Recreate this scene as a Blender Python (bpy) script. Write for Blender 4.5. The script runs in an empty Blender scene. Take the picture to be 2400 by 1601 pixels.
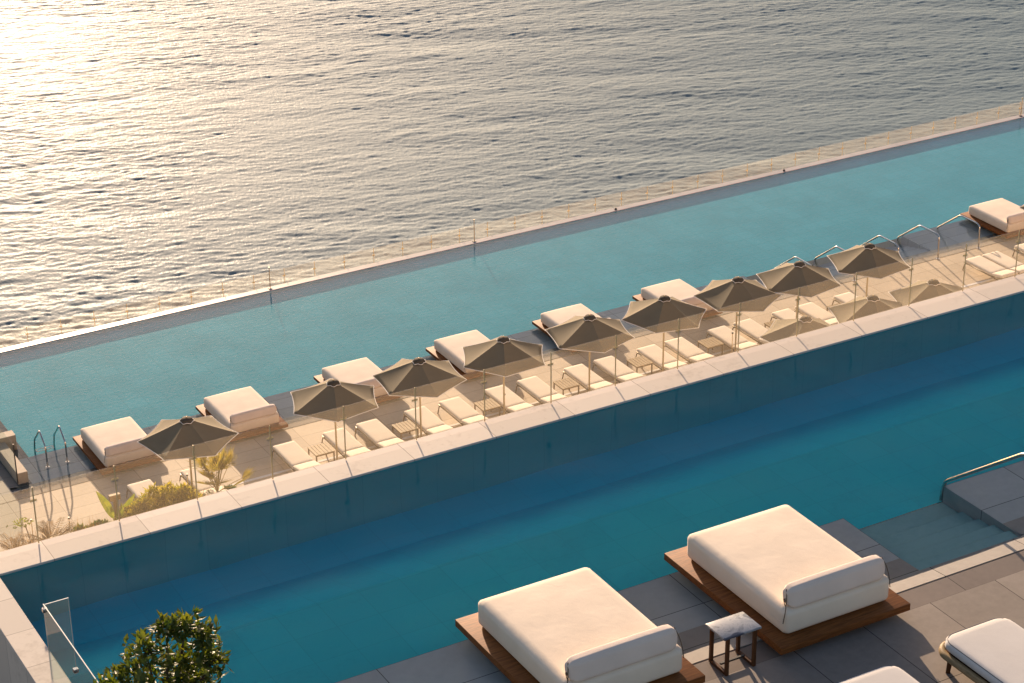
import bpy, bmesh, math, random
import numpy as np
from mathutils import Vector, Matrix
R = math.radians
sc = bpy.context.scene
C = sc.collection

# ------------------------------------------------------------------ camera, sky, sun, exposure
PITCH, AZ, ROLL = R(25.62124), R(60.49638), R(-0.57723)
CAM_Z = 15.0
fw = Vector((math.cos(AZ)*math.cos(PITCH), math.sin(AZ)*math.cos(PITCH), -math.sin(PITCH)))
rt = fw.cross(Vector((0, 0, 1))).normalized(); up = rt.cross(fw)
r2 = math.cos(ROLL)*rt + math.sin(ROLL)*up; u2 = -math.sin(ROLL)*rt + math.cos(ROLL)*up
cam = bpy.data.cameras.new('camera'); cam.lens = 36*5066.58/2400; cam.sensor_width = 36; cam.sensor_fit = 'HORIZONTAL'
cam.clip_start = 0.5; cam.clip_end = 20000
co = bpy.data.objects.new('camera', cam); C.objects.link(co)
co.matrix_world = Matrix(((r2.x, u2.x, -fw.x, 0), (r2.y, u2.y, -fw.y, 0), (r2.z, u2.z, -fw.z, CAM_Z), (0, 0, 0, 1)))
sc.camera = co
SUN_EL, SUN_AZ = R(14), R(74.2)
w = bpy.data.worlds.new('World'); sc.world = w; w.use_nodes = True
nt = w.node_tree; nt.nodes.clear()
sky = nt.nodes.new('ShaderNodeTexSky'); sky.sky_type = 'NISHITA'; sky.sun_disc = False
sky.sun_elevation = SUN_EL; sky.sun_rotation = math.pi/2 - SUN_AZ
sky.air_density = 1.0; sky.dust_density = 1.6; sky.ozone_density = 1.0; sky.altitude = 0
bg = nt.nodes.new('ShaderNodeBackground'); bg.inputs[1].default_value = 0.08
wo = nt.nodes.new('ShaderNodeOutputWorld')
tint = nt.nodes.new('ShaderNodeMixRGB'); tint.blend_type = 'MULTIPLY'; tint.inputs[0].default_value = 1; tint.inputs[2].default_value = (1.04, .95, .95, 1)
nt.links.new(sky.outputs[0], tint.inputs[1]); nt.links.new(tint.outputs[0], bg.inputs[0]); nt.links.new(bg.outputs[0], wo.inputs[0])
sl = bpy.data.lights.new('sun', 'SUN'); sl.energy = 5.0; sl.angle = R(0.53); sl.color = (1.0, 0.73, 0.50)
so = bpy.data.objects.new('sun', sl); C.objects.link(so)
sd = Vector((math.cos(SUN_AZ)*math.cos(SUN_EL), math.sin(SUN_AZ)*math.cos(SUN_EL), math.sin(SUN_EL)))
so.rotation_euler = sd.to_track_quat('Z', 'Y').to_euler(); so.location = (40, 120, 40)
sl.cycles.is_caustics_light = True
sc.view_settings.view_transform = 'Standard'; sc.view_settings.look = 'None'
sc.view_settings.exposure = 1.1; sc.view_settings.gamma = 1.0; sc.view_settings.use_curve_mapping = False
sc.cycles.max_bounces = 10; sc.cycles.diffuse_bounces = 4; sc.cycles.glossy_bounces = 4
sc.cycles.transmission_bounces = 8; sc.cycles.transparent_max_bounces = 24
sc.cycles.caustics_reflective = False; sc.cycles.caustics_refractive = True
sc.cycles.use_denoising = True; sc.cycles.sample_clamp_indirect = 6.0

L = -14.0          # level of the lower terrace
SEA = -28.0
rng = random.Random(7)

# ------------------------------------------------------------------ helpers
def tag(o, label=None, cat=None, group=None, kind=None):
    if label: o['label'] = label
    if cat: o['category'] = cat
    if group: o['group'] = group
    if kind: o['kind'] = kind
    return o

def thing(name, label, cat, loc=(0, 0, 0), rz=0, group=None):
    o = bpy.data.objects.new(name, None); C.objects.link(o)
    o.empty_display_size = 0.1
    o.location = loc; o.rotation_euler = (0, 0, rz)
    return tag(o, label, cat, group)

class MB:
    """collects geometry, then links it as one mesh object"""
    def __init__(s): s.bm = bmesh.new()
    def box(s, x0, x1, y0, y1, z0, z1, bev=0, seg=2, rot=None, piv=None):
        r = bmesh.ops.create_cube(s.bm, size=1)
        vs = r['verts']
        for v in vs:
            v.co = Vector(((x0+x1)/2 + v.co.x*(x1-x0), (y0+y1)/2 + v.co.y*(y1-y0), (z0+z1)/2 + v.co.z*(z1-z0)))
        if bev:
            es = list({e for v in vs for e in v.link_edges})
            g = bmesh.ops.bevel(s.bm, geom=es, offset=bev, segments=seg, profile=0.5, affect='EDGES')
            vs = list({v for f in g['faces'] for v in f.verts} | {v for v in vs if v.is_valid})
        if rot is not None:
            bmesh.ops.rotate(s.bm, verts=vs, cent=piv or (0, 0, 0), matrix=rot)
        return vs
    def tube(s, pts, rad, n=8, cap=True, flat=1.0):
        pts = [Vector(p) for p in pts]; rings = []
        m = len(pts)
        rads = rad if isinstance(rad, (list, tuple)) else [rad]*m
        prev = None
        for i, p in enumerate(pts):
            t = (pts[min(i+1, m-1)] - pts[max(i-1, 0)]).normalized()
            if prev is None:
                a = t.cross(Vector((0, 0, 1)) if abs(t.z) < .9 else Vector((1, 0, 0))).normalized()
            else:
                a = (prev - t*prev.dot(t)).normalized()
            prev = a; b = t.cross(a)
            rings.append([s.bm.verts.new(p + (a*math.cos(q) + b*math.sin(q)*flat)*rads[i]) for q in [2*math.pi*k/n for k in range(n)]])
        for i in range(m-1):
            for k in range(n):
                s.bm.faces.new((rings[i][k], rings[i][(k+1) % n], rings[i+1][(k+1) % n], rings[i+1][k]))
        if cap:
            s.bm.faces.new(rings[0][::-1]); s.bm.faces.new(rings[-1])
    def quad(s, pts):
        return s.bm.faces.new([s.bm.verts.new(p) for p in pts])
    def prism(s, poly, z0, z1):
        a = [s.bm.verts.new((x, y, z0)) for x, y in poly]; b = [s.bm.verts.new((x, y, z1)) for x, y in poly]
        n = len(poly)
        s.bm.faces.new(a[::-1]); s.bm.faces.new(b)
        for i in range(n): s.bm.faces.new((a[i], a[(i+1) % n], b[(i+1) % n], b[i]))
    def soft(s, x0, x1, y0, y1, z0, z1, r=0.06, puff=0.0, side=0.0, n=14, fn=None):
        """a soft cushion: rounded box with a slightly domed top and bulging sides"""
        h = Vector(((x1-x0)/2, (y1-y0)/2, (z1-z0)/2)); c = Vector(((x0+x1)/2, (y0+y1)/2, (z0+z1)/2))
        def prof(k):
            t = -1 + 2*k/n
            return math.copysign(abs(t)**0.6, t)
        g = [prof(k) for k in range(n+1)]
        seen = {}
        def vert(p):
            key = tuple(round(q, 5) for q in p)
            if key in seen: return seen[key]
            q = Vector(p); full = Vector([q[i]*h[i] for i in range(3)])
            inner = Vector([max(-(h[i]-r), min(h[i]-r, full[i])) for i in range(3)])
            d = full - inner
            P = inner + (d.normalized()*r if d.length > 1e-9 else Vector((0, 0, 0)))
            fx, fy, fz = 1-q.x**2, 1-q.y**2, 1-q.z**2
            if q.z > 0: P.z += puff*(max(fx, 0)**.5)*(max(fy, 0)**.5)*q.z
            P.x += side*q.x*max(fz, 0)*max(fy, 0)**.3; P.y += side*q.y*max(fz, 0)*max(fx, 0)**.3
            P += c
            if fn: P = fn(P, q)
            v = s.bm.verts.new(P); seen[key] = v
            return v
        for ax in range(3):
            a, b = [(1, 2), (2, 0), (0, 1)][ax]
            for sg in (-1, 1):
                for i in range(n):
                    for j in range(n):
                        ps = []
                        for (ii, jj) in ((i, j), (i+1, j), (i+1, j+1), (i, j+1)):
                            p = [0, 0, 0]; p[ax] = sg; p[a] = g[ii]; p[b] = g[jj]; ps.append(vert(p))
                        if sg < 0: ps = ps[::-1]
                        if len(set(ps)) == 4: s.bm.faces.new(ps)
    def build(s, name, mat, parent=None, smooth=False, auto=None):
        me = bpy.data.meshes.new(name)
        bmesh.ops.recalc_face_normals(s.bm, faces=s.bm.faces[:]) if not getattr(s, 'keep', False) else None
        s.bm.to_mesh(me); s.bm.free()
        me.materials.append(mat)
        if smooth or auto:
            me.polygons.foreach_set('use_smooth', [True]*len(me.polygons))
            if auto:
                me.set_sharp_from_angle(angle=R(auto))
        o = bpy.data.objects.new(name, me); C.objects.link(o)
        if parent: o.parent = parent
        return o

def copy_tree(o, parent=None):
    c = o.copy(); C.objects.link(c)
    c.parent = parent
    for ch in list(o.children): copy_tree(ch, c)
    return c

def bent(pts, r=0.12, n=6):
    """round the corners of a polyline"""
    pts = [Vector(p) for p in pts]; out = [pts[0]]
    for i in range(1, len(pts)-1):
        a, b, c = pts[i-1], pts[i], pts[i+1]
        d1 = (a-b); d2 = (c-b); q = min(r, d1.length*.45, d2.length*.45)
        p1 = b + d1.normalized()*q; p2 = b + d2.normalized()*q
        for k in range(n+1):
            t = k/n; out.append((1-t)**2*p1 + 2*t*(1-t)*b + t*t*p2)
    out.append(pts[-1]); return out

# ------------------------------------------------------------------ materials
class NT:
    def __init__(s, name):
        s.m = bpy.data.materials.new(name); s.m.use_nodes = True; s.t = s.m.node_tree; s.t.nodes.clear()
        s.out = s.n('OutputMaterial')
    def n(s, ty, **kw):
        nd = s.t.nodes.new('ShaderNode'+ty)
        for k, v in kw.items():
            if k.startswith('i_'):
                key = k[2:]; key = int(key) if key.isdigit() else key.replace('_', ' ')
                nd.inputs[key].default_value = v
            else: setattr(nd, k, v)
        return nd
    def l(s, a, ao, b, bi): s.t.links.new(a.outputs[ao], b.inputs[bi])
    def coords(s, scale=(1, 1, 1), kind='Object', rot=(0, 0, 0)):
        tc = s.n('TexCoord'); mp = s.n('Mapping'); mp.inputs['Scale'].default_value = scale; mp.inputs['Rotation'].default_value = rot
        s.l(tc, kind, mp, 0); return mp
    def ramp(s, stops):
        r = s.n('ValToRGB'); e = r.color_ramp.elements
        while len(e) < len(stops): e.new(.5)
        for el, (p, c) in zip(e, stops):
            el.position = p; el.color = (*c, 1) if len(c) == 3 else c
        return r
    def done(s, sh): s.l(sh, 0, s.out, 'Surface'); return s.m

def mix_rgb(t, a, ao, b, bo, fac, blend='MIX'):
    m = t.n('MixRGB', blend_type=blend)
    t.l(a, ao, m, 1); t.l(b, bo, m, 2)
    if isinstance(fac, (int, float)): m.inputs[0].default_value = fac
    else: t.l(fac[0], fac[1], m, 0)
    return m

def fabric(name, col, var=.06, rough=.9, weave=900, bump=.06, translucent=0.0, sheen=.0, wrinkle=0.0):
    t = NT(name); mp = t.coords()
    n1 = t.n('TexNoise', i_Scale=2.2, i_Detail=5.0); t.l(mp, 0, n1, 'Vector')
    r = t.ramp([(.3, tuple(c*(1-var) for c in col)), (.7, tuple(min(1, c*(1+var)) for c in col))]); t.l(n1, 0, r, 0)
    p = t.n('BsdfPrincipled', i_Roughness=rough); t.l(r, 0, p, 'Base Color')
    p.inputs['Specular IOR Level'].default_value = .2; p.inputs['Sheen Weight'].default_value = sheen
    n2 = t.n('TexNoise', i_Scale=float(weave), i_Detail=2.0); t.l(mp, 0, n2, 'Vector')
    b = t.n('Bump', i_Strength=bump, i_Distance=.004); t.l(n2, 0, b, 'Height')
    if wrinkle:
        n3 = t.n('TexNoise', i_Scale=5.0, i_Detail=3.0); n3.inputs['Distortion'].default_value = .6; t.l(mp, 0, n3, 'Vector')
        b2 = t.n('Bump', i_Strength=wrinkle, i_Distance=.03); t.l(n3, 0, b2, 'Height'); t.l(b2, 0, b, 'Normal')
    t.l(b, 0, p, 'Normal')
    if translucent:
        tr = t.n('BsdfTranslucent'); t.l(r, 0, tr, 0)
        mx = t.n('MixShader', i_0=translucent); t.l(p, 0, mx, 1); t.l(tr, 0, mx, 2)
        return t.done(mx)
    return t.done(p)

def wood(name, dark, light, axis=(1.2, 14, 14), rough=.45, bump=.1):
    t = NT(name); mp = t.coords(axis)
    n1 = t.n('TexNoise', i_Scale=3.0, i_Detail=8.0); n1.inputs['Distortion'].default_value = .8; t.l(mp, 0, n1, 'Vector')
    r = t.ramp([(.3, dark), (.72, light)]); t.l(n1, 0, r, 0)
    p = t.n('BsdfPrincipled', i_Roughness=rough); t.l(r, 0, p, 'Base Color'); p.inputs['Specular IOR Level'].default_value = .15
    b = t.n('Bump', i_Strength=bump, i_Distance=.004); t.l(n1, 0, b, 'Height'); t.l(b, 0, p, 'Normal')
    return t.done(p)

def metal(name, col, rough=.2, metallic=1.0):
    t = NT(name); mp = t.coords()
    n = t.n('TexNoise', i_Scale=30.0, i_Detail=3.0); t.l(mp, 0, n, 'Vector')
    mr = t.n('MapRange'); mr.inputs[3].default_value = rough*.8; mr.inputs[4].default_value = rough*1.25; t.l(n, 0, mr, 0)
    p = t.n('BsdfPrincipled', i_Metallic=metallic); p.inputs['Base Color'].default_value = (*col, 1)
    t.l(mr, 0, p, 'Roughness'); return t.done(p)

def stone(name, a, b, tile=None, joint=(.05, .045, .04), off=(0, 0), jw=.006, rough=.7, spots=.3, wet=None, stag=0.0, big=.5, vary=.80):
    """stone paving; tile=(width, depth) of the slabs in metres"""
    t = NT(name); mp = t.coords()
    n1 = t.n('TexNoise', i_Scale=big, i_Detail=6.0, i_Roughness=.6); t.l(mp, 0, n1, 'Vector')
    n2 = t.n('TexNoise', i_Scale=9.0, i_Detail=8.0, i_Roughness=.65); t.l(mp, 0, n2, 'Vector')
    ad = t.n('Math', operation='MULTIPLY_ADD'); t.l(n2, 0, ad, 0); ad.inputs[1].default_value = spots; t.l(n1, 0, ad, 2)
    r = t.ramp([(.42, a), (.88, b)]); t.l(ad, 0, r, 0); col = (r, 0)
    p = t.n('BsdfPrincipled', i_Roughness=rough); p.inputs['Specular IOR Level'].default_value = .12
    bump = t.n('Bump', i_Strength=.15, i_Distance=.004); t.l(n2, 0, bump, 'Height')
    if tile:
        mp2 = t.n('Mapping'); mp2.inputs['Location'].default_value = (off[0], off[1], 0)
        tc = t.n('TexCoord'); t.l(tc, 'Object', mp2, 0)
        br = t.n('TexBrick', offset=stag, squash=1.0, i_Scale=1.0); br.inputs['Mortar Size'].default_value = jw
        br.inputs['Mortar Smooth'].default_value = .1; br.inputs['Bias'].default_value = 0
        br.inputs['Brick Width'].default_value = tile[0]; br.inputs['Row Height'].default_value = tile[1]
        br.inputs['Color1'].default_value = (vary, vary, vary, 1); br.inputs['Color2'].default_value = (1.0, 1.0, 1.0, 1)
        br.inputs['Mortar'].default_value = (1, 1, 1, 1); t.l(mp2, 0, br, 'Vector')
        m1 = mix_rgb(t, r, 0, br, 'Color', .8, 'MULTIPLY')
        jc = t.n('RGB'); jc.outputs[0].default_value = (*joint, 1)
        m2 = mix_rgb(t, m1, 0, jc, 0, (br, 'Fac')); col = (m2, 0)
    t.l(col[0], col[1], p, 'Base Color'); t.l(bump, 0, p, 'Normal')
    return t.done(p)

M = {}
M['cream'] = fabric('cream_canvas', (.76, .65, .525), var=.05, weave=500, bump=.12, wrinkle=.13)
M['bolster'] = fabric('bolster_canvas', (.70, .59, .51), var=.05, weave=500, bump=.12, wrinkle=.18)
M['white_cushion'] = fabric('white_cushion', (.55, .53, .51), var=.04, weave=500, bump=.1, wrinkle=.06)
M['lounger_fabric'] = fabric('lounger_fabric', (.70, .62, .52), var=.05, weave=400, bump=.1, wrinkle=.06)
M['canopy'] = fabric('canopy_fabric', (.20, .168, .112), var=.07, weave=400, bump=.05, translucent=.05)
M['vent'] = fabric('vent_fabric', (.075, .065, .05), var=.07)
M['piping'] = fabric('white_piping', (.80, .76, .70), var=.02)
M['grey_piping'] = fabric('grey_piping', (.16, .16, .17), var=.02)
M['cord'] = fabric('leather_cord', (.14, .10, .07), var=.1, rough=.6)
M['teak'] = wood('stained_teak', (.11, .037, .010), (.26, .094, .025), rough=.65)
M['dark_teak'] = wood('dark_teak', (.05, .02, .008), (.11, .045, .018), axis=(14, 14, 1.2))
M['pale_wood'] = wood('weathered_wood', (.20, .14, .07), (.36, .26, .14), axis=(14, 2, 14), rough=.6)
M['post_wood'] = wood('post_wood', (.55, .34, .16), (.72, .48, .25), axis=(14, 14, 1))
M['steel'] = metal('polished_steel', (.62, .58, .54), .12)
M['brass'] = metal('bronze_post', (.72, .53, .27), .45, .1)
M['bronze_paint'] = metal('bronze_paint', (.14, .105, .06), .45, .3)
M['pole_paint'] = metal('pole_paint', (.48, .38, .22), .4, .4)
M['black'] = metal('black_metal', (.03, .03, .03), .5, .2)
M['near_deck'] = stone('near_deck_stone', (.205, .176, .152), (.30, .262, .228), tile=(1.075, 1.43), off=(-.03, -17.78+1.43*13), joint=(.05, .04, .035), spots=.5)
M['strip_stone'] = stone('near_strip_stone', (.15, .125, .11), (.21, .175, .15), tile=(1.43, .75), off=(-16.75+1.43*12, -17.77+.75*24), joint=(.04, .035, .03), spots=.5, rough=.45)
M['beach_stone'] = stone('beach_stone', (.30, .275, .245), (.41, .38, .34), tile=(1.43, .75), off=(-16.75+1.43*12, -17.77+.75*24), joint=(.06, .055, .05), spots=.6, rough=.85)
M['shelf_stone'] = stone('shelf_stone', (.42, .45, .445), (.54, .57, .56), tile=(1.43, .8), off=(-16.58+1.43*12, -.12), joint=(.10, .10, .10), spots=.5, rough=.5)
M['step_stone'] = stone('step_stone', (.17, .35, .36), (.25, .46, .47), spots=.6, rough=.5)
M['low_deck'] = stone('lower_deck_stone', (.42, .345, .255), (.56, .465, .355), tile=(1.2, .6), off=(.1, .14), joint=(.17, .135, .10), spots=.45)
M['low_strip'] = stone('lower_strip_stone', (.22, .20, .175), (.31, .285, .25), tile=(1.2, .55), off=(.1, -.02), joint=(.12, .11, .1), rough=.95)
M['low_shelf'] = stone('lower_shelf_stone', (.42, .45, .45), (.53, .565, .56), tile=(1.2, .6), joint=(.12, .12, .12), spots=.35, rough=.5)
M['coping'] = stone('coping_stone', (.41, .345, .295), (.68, .60, .53), tile=(1.35, 3.0), off=(-.1, -23.9), joint=(.25, .2, .17), spots=.9, jw=.005, big=1.1)
M['coping_side'] = stone('coping_side_stone', (.40, .335, .285), (.66, .58, .51), tile=(3.0, .82), off=(-4, -.1), joint=(.25, .2, .17), spots=.9, jw=.005, big=1.1)
M['lip'] = stone('lip_stone', (.42, .38, .37), (.52, .48, .46), spots=.3, rough=.3)
M['sunlit_teal_pool_tile'] = stone('sunlit_teal_pool_tile', (.018, .49, .58), (.028, .60, .68), tile=(.6, .6), joint=(.02, .48, .56), spots=.9, jw=.004, vary=.93)  # floor zone reached by the sun: its teal is painted into the tile colour
M['shade_blue_pool_tile'] = stone('shade_blue_pool_tile', (.012, .49, .66), (.018, .60, .77), tile=(.6, .6), joint=(.013, .49, .65), spots=.9, jw=.004, vary=.95)  # same pool floor made bluer, shade below the far wall painted as tile colour
M['pool_wall_tile'] = stone('pool_wall_tile', (.07, .50, .52), (.11, .60, .61), tile=(.6, .6), joint=(.08, .50, .52), spots=.9, jw=.004, vary=.95)
M['low_pool_tile'] = stone('lower_pool_tile', (.035, .37, .475), (.055, .46, .58), tile=(.6, .6), joint=(.035, .36, .46), spots=.4, jw=.008, vary=.94)
M['dark_stone'] = stone('dark_channel_stone', (.05, .05, .05), (.09, .085, .08), spots=.5)
M['wall_stone'] = stone('wall_stone', (.34, .28, .21), (.46, .38, .29), spots=.6)
M['trim'] = stone('pale_trim', (.62, .62, .62), (.72, .72, .72), spots=.2)
M['soil'] = stone('planting_soil', (.10, .07, .045), (.22, .16, .10), spots=1.0)
M['slot'] = metal('slot_black', (.015, .013, .012), .7, 0)

def marble():
    t = NT('veined_marble'); mp = t.coords((1, 1, 1))
    n = t.n('TexNoise', i_Scale=5.0, i_Detail=9.0, i_Roughness=.62); n.inputs['Distortion'].default_value = 1.2; t.l(mp, 0, n, 'Vector')
    r = t.ramp([(.25, (.06, .07, .09)), (.42, (.20, .215, .24)), (.5, (.30, .31, .33)), (.62, (.22, .235, .26)), (.8, (.38, .38, .39))]); t.l(n, 0, r, 0)
    wv = t.n('TexWave', wave_type='BANDS', bands_direction='DIAGONAL', i_Scale=.55, i_Distortion=7.0, i_Detail=4.0); wv.inputs['Detail Scale'].default_value = 2.2; t.l(mp, 0, wv, 'Vector')
    r2_ = t.ramp([(0, (1, 1, 1)), (.035, (.9, .9, .9)), (.07, (0, 0, 0))]); t.l(wv, 0, r2_, 0)
    dk = t.n('RGB'); dk.outputs[0].default_value = (.05, .06, .09, 1)
    m = mix_rgb(t, r, 0, dk, 0, (r2_, 0))
    p = t.n('BsdfPrincipled', i_Roughness=.25); t.l(m, 0, p, 'Base Color'); return t.done(p)
M['marble'] = marble()

def pool_water(name, tint, ripple, scale, gloss=1.0, power=5.0, rough=0.0):
    t = NT(name); mp = t.coords((1, 1.6, 1), rot=(0, 0, R(-20)))
    n = t.n('TexNoise', i_Scale=scale, i_Detail=3.0, i_Roughness=.5); t.l(mp, 0, n, 'Vector')
    b = t.n('Bump', i_Strength=ripple, i_Distance=.03); t.l(n, 0, b, 'Height')
    rf = t.n('BsdfRefraction', i_IOR=1.33, i_Roughness=rough); rf.inputs[0].default_value = (*tint, 1)
    gl = t.n('BsdfGlossy', i_Roughness=.04); t.l(b, 0, gl, 'Normal')
    lw = t.n('LayerWeight', i_Blend=.5); t.l(b, 0, lw, 'Normal')      # Schlick reflectance, the same from both sides
    pw = t.n('Math', operation='POWER', i_1=power); t.l(lw, 'Facing', pw, 0)
    fr = t.n('Math', operation='MULTIPLY_ADD', i_1=.98, i_2=.02); t.l(pw, 0, fr, 0)
    gl.inputs[0].default_value = (gloss, gloss, gloss, 1)
    mx = t.n('MixShader'); t.l(fr, 0, mx, 0); t.l(rf, 0, mx, 1); t.l(gl, 0, mx, 2)
    return t.done(mx)
M['near_water'] = pool_water('near_pool_water', (.97, .99, 1.0), .10, 3.5, .20, 5.0, .05)
M['low_water'] = pool_water('lower_pool_water', (.92, .985, 1.0), .15, 6.5, .8)

def glass(name, haze, tint, hazecol):
    t = NT(name)
    tr = t.n('BsdfTransparent'); tr.inputs[0].default_value = (*tint, 1)
    tl = t.n('BsdfTranslucent'); tl.inputs[0].default_value = (*hazecol, 1)
    mp = t.coords((1, 1, .6)); n = t.n('TexNoise', i_Scale=1.6, i_Detail=6.0); t.l(mp, 0, n, 'Vector')
    mr = t.n('MapRange'); mr.inputs[1].default_value = .3; mr.inputs[2].default_value = .75; mr.inputs[3].default_value = haze*.75; mr.inputs[4].default_value = haze*1.3; t.l(n, 0, mr, 0)
    m1 = t.n('MixShader'); t.l(mr, 0, m1, 0); t.l(tr, 0, m1, 1); t.l(tl, 0, m1, 2)
    gl = t.n('BsdfGlossy', i_Roughness=.02); fr = t.n('Fresnel', i_IOR=1.45)
    ge = t.n('NewGeometry'); iv = t.n('Math', operation='SUBTRACT', i_0=1.0); t.l(ge, 'Backfacing', iv, 1)
    fm = t.n('Math', operation='MULTIPLY'); t.l(fr, 0, fm, 0); t.l(iv, 0, fm, 1)
    m2 = t.n('MixShader'); t.l(fm, 0, m2, 0); t.l(m1, 0, m2, 1); t.l(gl, 0, m2, 2)
    return t.done(m2)
M['glass'] = glass('salt_hazed_glass', .024, (.97, .975, .96), (.95, .77, .56))
M['clear_glass'] = glass('clear_glass', .007, (.93, .97, .96), (.75, .9, .85))
M['glass_edge'] = metal('glass_edge', (.55, .62, .58), .2, 0)

def sea_mat():
    t = NT('sea_water'); mp = t.coords((1, 1, 1), rot=(0, 0, R(-68)))
    mp.inputs['Scale'].default_value = (1.5, .75, 1)
    n = t.n('TexNoise', i_Scale=4.2, i_Detail=4.0, i_Roughness=.55); t.l(mp, 0, n, 'Vector')
    b = t.n('Bump', i_Strength=.5, i_Distance=.06); t.l(n, 0, b, 'Height')
    p = t.n('BsdfPrincipled', i_Roughness=.66, i_IOR=1.33); p.inputs['Base Color'].default_value = (.135, .20, .235, 1); p.inputs['Specular IOR Level'].default_value = .135
    t.l(b, 0, p, 'Normal')
    p2 = t.n('BsdfPrincipled', i_Roughness=.17, i_IOR=1.33); p2.inputs['Base Color'].default_value = (.05, .085, .095, 1); t.l(b, 0, p2, 'Normal')
    mx = t.n('MixShader', i_0=.018); t.l(p, 0, mx, 1); t.l(p2, 0, mx, 2); return t.done(mx)
M['sea'] = sea_mat()

def leaf(name, a, b, rough=.4, transl=.35, scale=6.0):
    t = NT(name); mp = t.coords()
    n = t.n('TexNoise', i_Scale=scale, i_Detail=2.0); t.l(mp, 0, n, 'Vector')
    r = t.ramp([(.35, a), (.68, b)]); t.l(n, 0, r, 0)
    p = t.n('BsdfPrincipled', i_Roughness=rough); t.l(r, 0, p, 'Base Color')
    tl = t.n('BsdfTranslucent'); br = t.n('MixRGB', blend_type='MULTIPLY', i_0=1.0); br.inputs[2].default_value = (1.6, 1.5, .5, 1); t.l(r, 0, br, 1); t.l(br, 0, tl, 0)
    mx = t.n('MixShader', i_0=transl); t.l(p, 0, mx, 1); t.l(tl, 0, mx, 2); return t.done(mx)
M['tree_leaf'] = leaf('tree_leaf', (.04, .075, .010), (.13, .145, .02), .5, .35)
M['shrub_leaf'] = leaf('shrub_leaf', (.13, .15, .02), (.42, .34, .06), .5, .5, 9.0)
M['palm_leaf'] = leaf('palm_leaf', (.15, .14, .03), (.30, .24, .07), .45, .5)
M['banana_leaf'] = leaf('banana_leaf', (.07, .11, .015), (.16, .18, .03), .35, .45)
M['dry_leaf'] = leaf('dry_leaf', (.12, .065, .012), (.30, .17, .035), .6, .35)
M['green_leaf'] = leaf('green_leaf', (.03, .07, .02), (.07, .13, .03), .4, .3)
M['flower'] = fabric('white_petal', (.82, .80, .76), var=.03, translucent=.3)
M['bark'] = wood('bark', (.05, .035, .025), (.12, .085, .06), axis=(10, 10, 2), rough=.8, bump=.4)

# ------------------------------------------------------------------ sea
def make_sea():
    dx = .11
    x0, y0 = -8.0, 72.0
    nx, ny = 1120, 840
    rs = np.random.RandomState(11)
    kx = 2*np.pi*np.fft.fftfreq(nx, dx)[None, :]; ky = 2*np.pi*np.fft.fftfreq(ny, dx)[:, None]
    k = np.sqrt(kx**2 + ky**2); k[0, 0] = 1
    def field(az, spread, lmin, lmax, seed, power):
        rs = np.random.RandomState(seed)
        th = np.arctan2(ky, kx) - az
        D = np.abs(np.cos(th))**spread
        P = k**(-power)*D*np.exp(-(lmin*k/(2*np.pi))**2)*np.exp(-(2*np.pi/(lmax*k))**4); P[0, 0] = 0
        F = (rs.normal(size=(ny, nx)) + 1j*rs.normal(size=(ny, nx)))*np.sqrt(P)
        h = np.real(np.fft.ifft2(F))
        gy, gx = np.gradient(h, dx); s = np.sqrt((gx**2 + gy**2).mean())
        return h/s
    h = .80*(.085*field(R(72), 8, .22, .62, 3, 3.3) + .06*field(R(48), 9, .25, 1.0, 5, 3.5) + .045*field(R(82), 12, .3, 2.2, 9, 4.0) + .028*field(R(60), 20, 1.5, 9.0, 14, 4.0))
    gust = field(R(40), 1, 6.0, 40.0, 21, 3.6); gust = gust/gust.std(); h = h*np.clip(1 + .16*gust, .6, 1.4)
    fx = np.minimum(1, np.minimum(np.arange(nx), nx-1-np.arange(nx))/12.0); fy = np.minimum(1, np.minimum(np.arange(ny), ny-1-np.arange(ny))/12.0)
    h = h*fx[None, :]*fy[:, None]
    X, Y = np.meshgrid(x0 + dx*np.arange(nx), y0 + dx*np.arange(ny))
    v = np.stack([X, Y, h], -1).reshape(-1, 3)
    i = np.arange(nx*ny).reshape(ny, nx)
    q = np.stack([i[:-1, :-1], i[:-1, 1:], i[1:, 1:], i[1:, :-1]], -1).reshape(-1, 4)
    B = 6000.0
    ex = np.array([[-B, -B, 0], [B, -B, 0], [B, B, 0], [-B, B, 0]]); n0 = len(v)
    c = [i[0, 0], i[0, -1], i[-1, -1], i[-1, 0]]
    sk = np.array([[n0, n0+1, c[1], c[0]], [n0+1, n0+2, c[2], c[1]], [n0+2, n0+3, c[3], c[2]], [n0+3, n0, c[0], c[3]]])
    v = np.concatenate([v, ex]); q = np.concatenate([q, sk])
    me = bpy.data.meshes.new('sea'); me.vertices.add(len(v)); me.vertices.foreach_set('co', v.ravel().astype(np.float32))
    me.loops.add(q.size); me.loops.foreach_set('vertex_index', q.ravel().astype(np.int32))
    me.polygons.add(len(q)); me.polygons.foreach_set('loop_start', np.arange(0, q.size, 4, dtype=np.int32))
    me.update(calc_edges=True); me.validate()
    me.polygons.foreach_set('use_smooth', [True]*len(me.polygons))
    me.materials.append(M['sea'])
    o = bpy.data.objects.new('sea', me); C.objects.link(o); o.location = (0, 0, SEA); tag(o, kind='structure')
make_sea()

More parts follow.
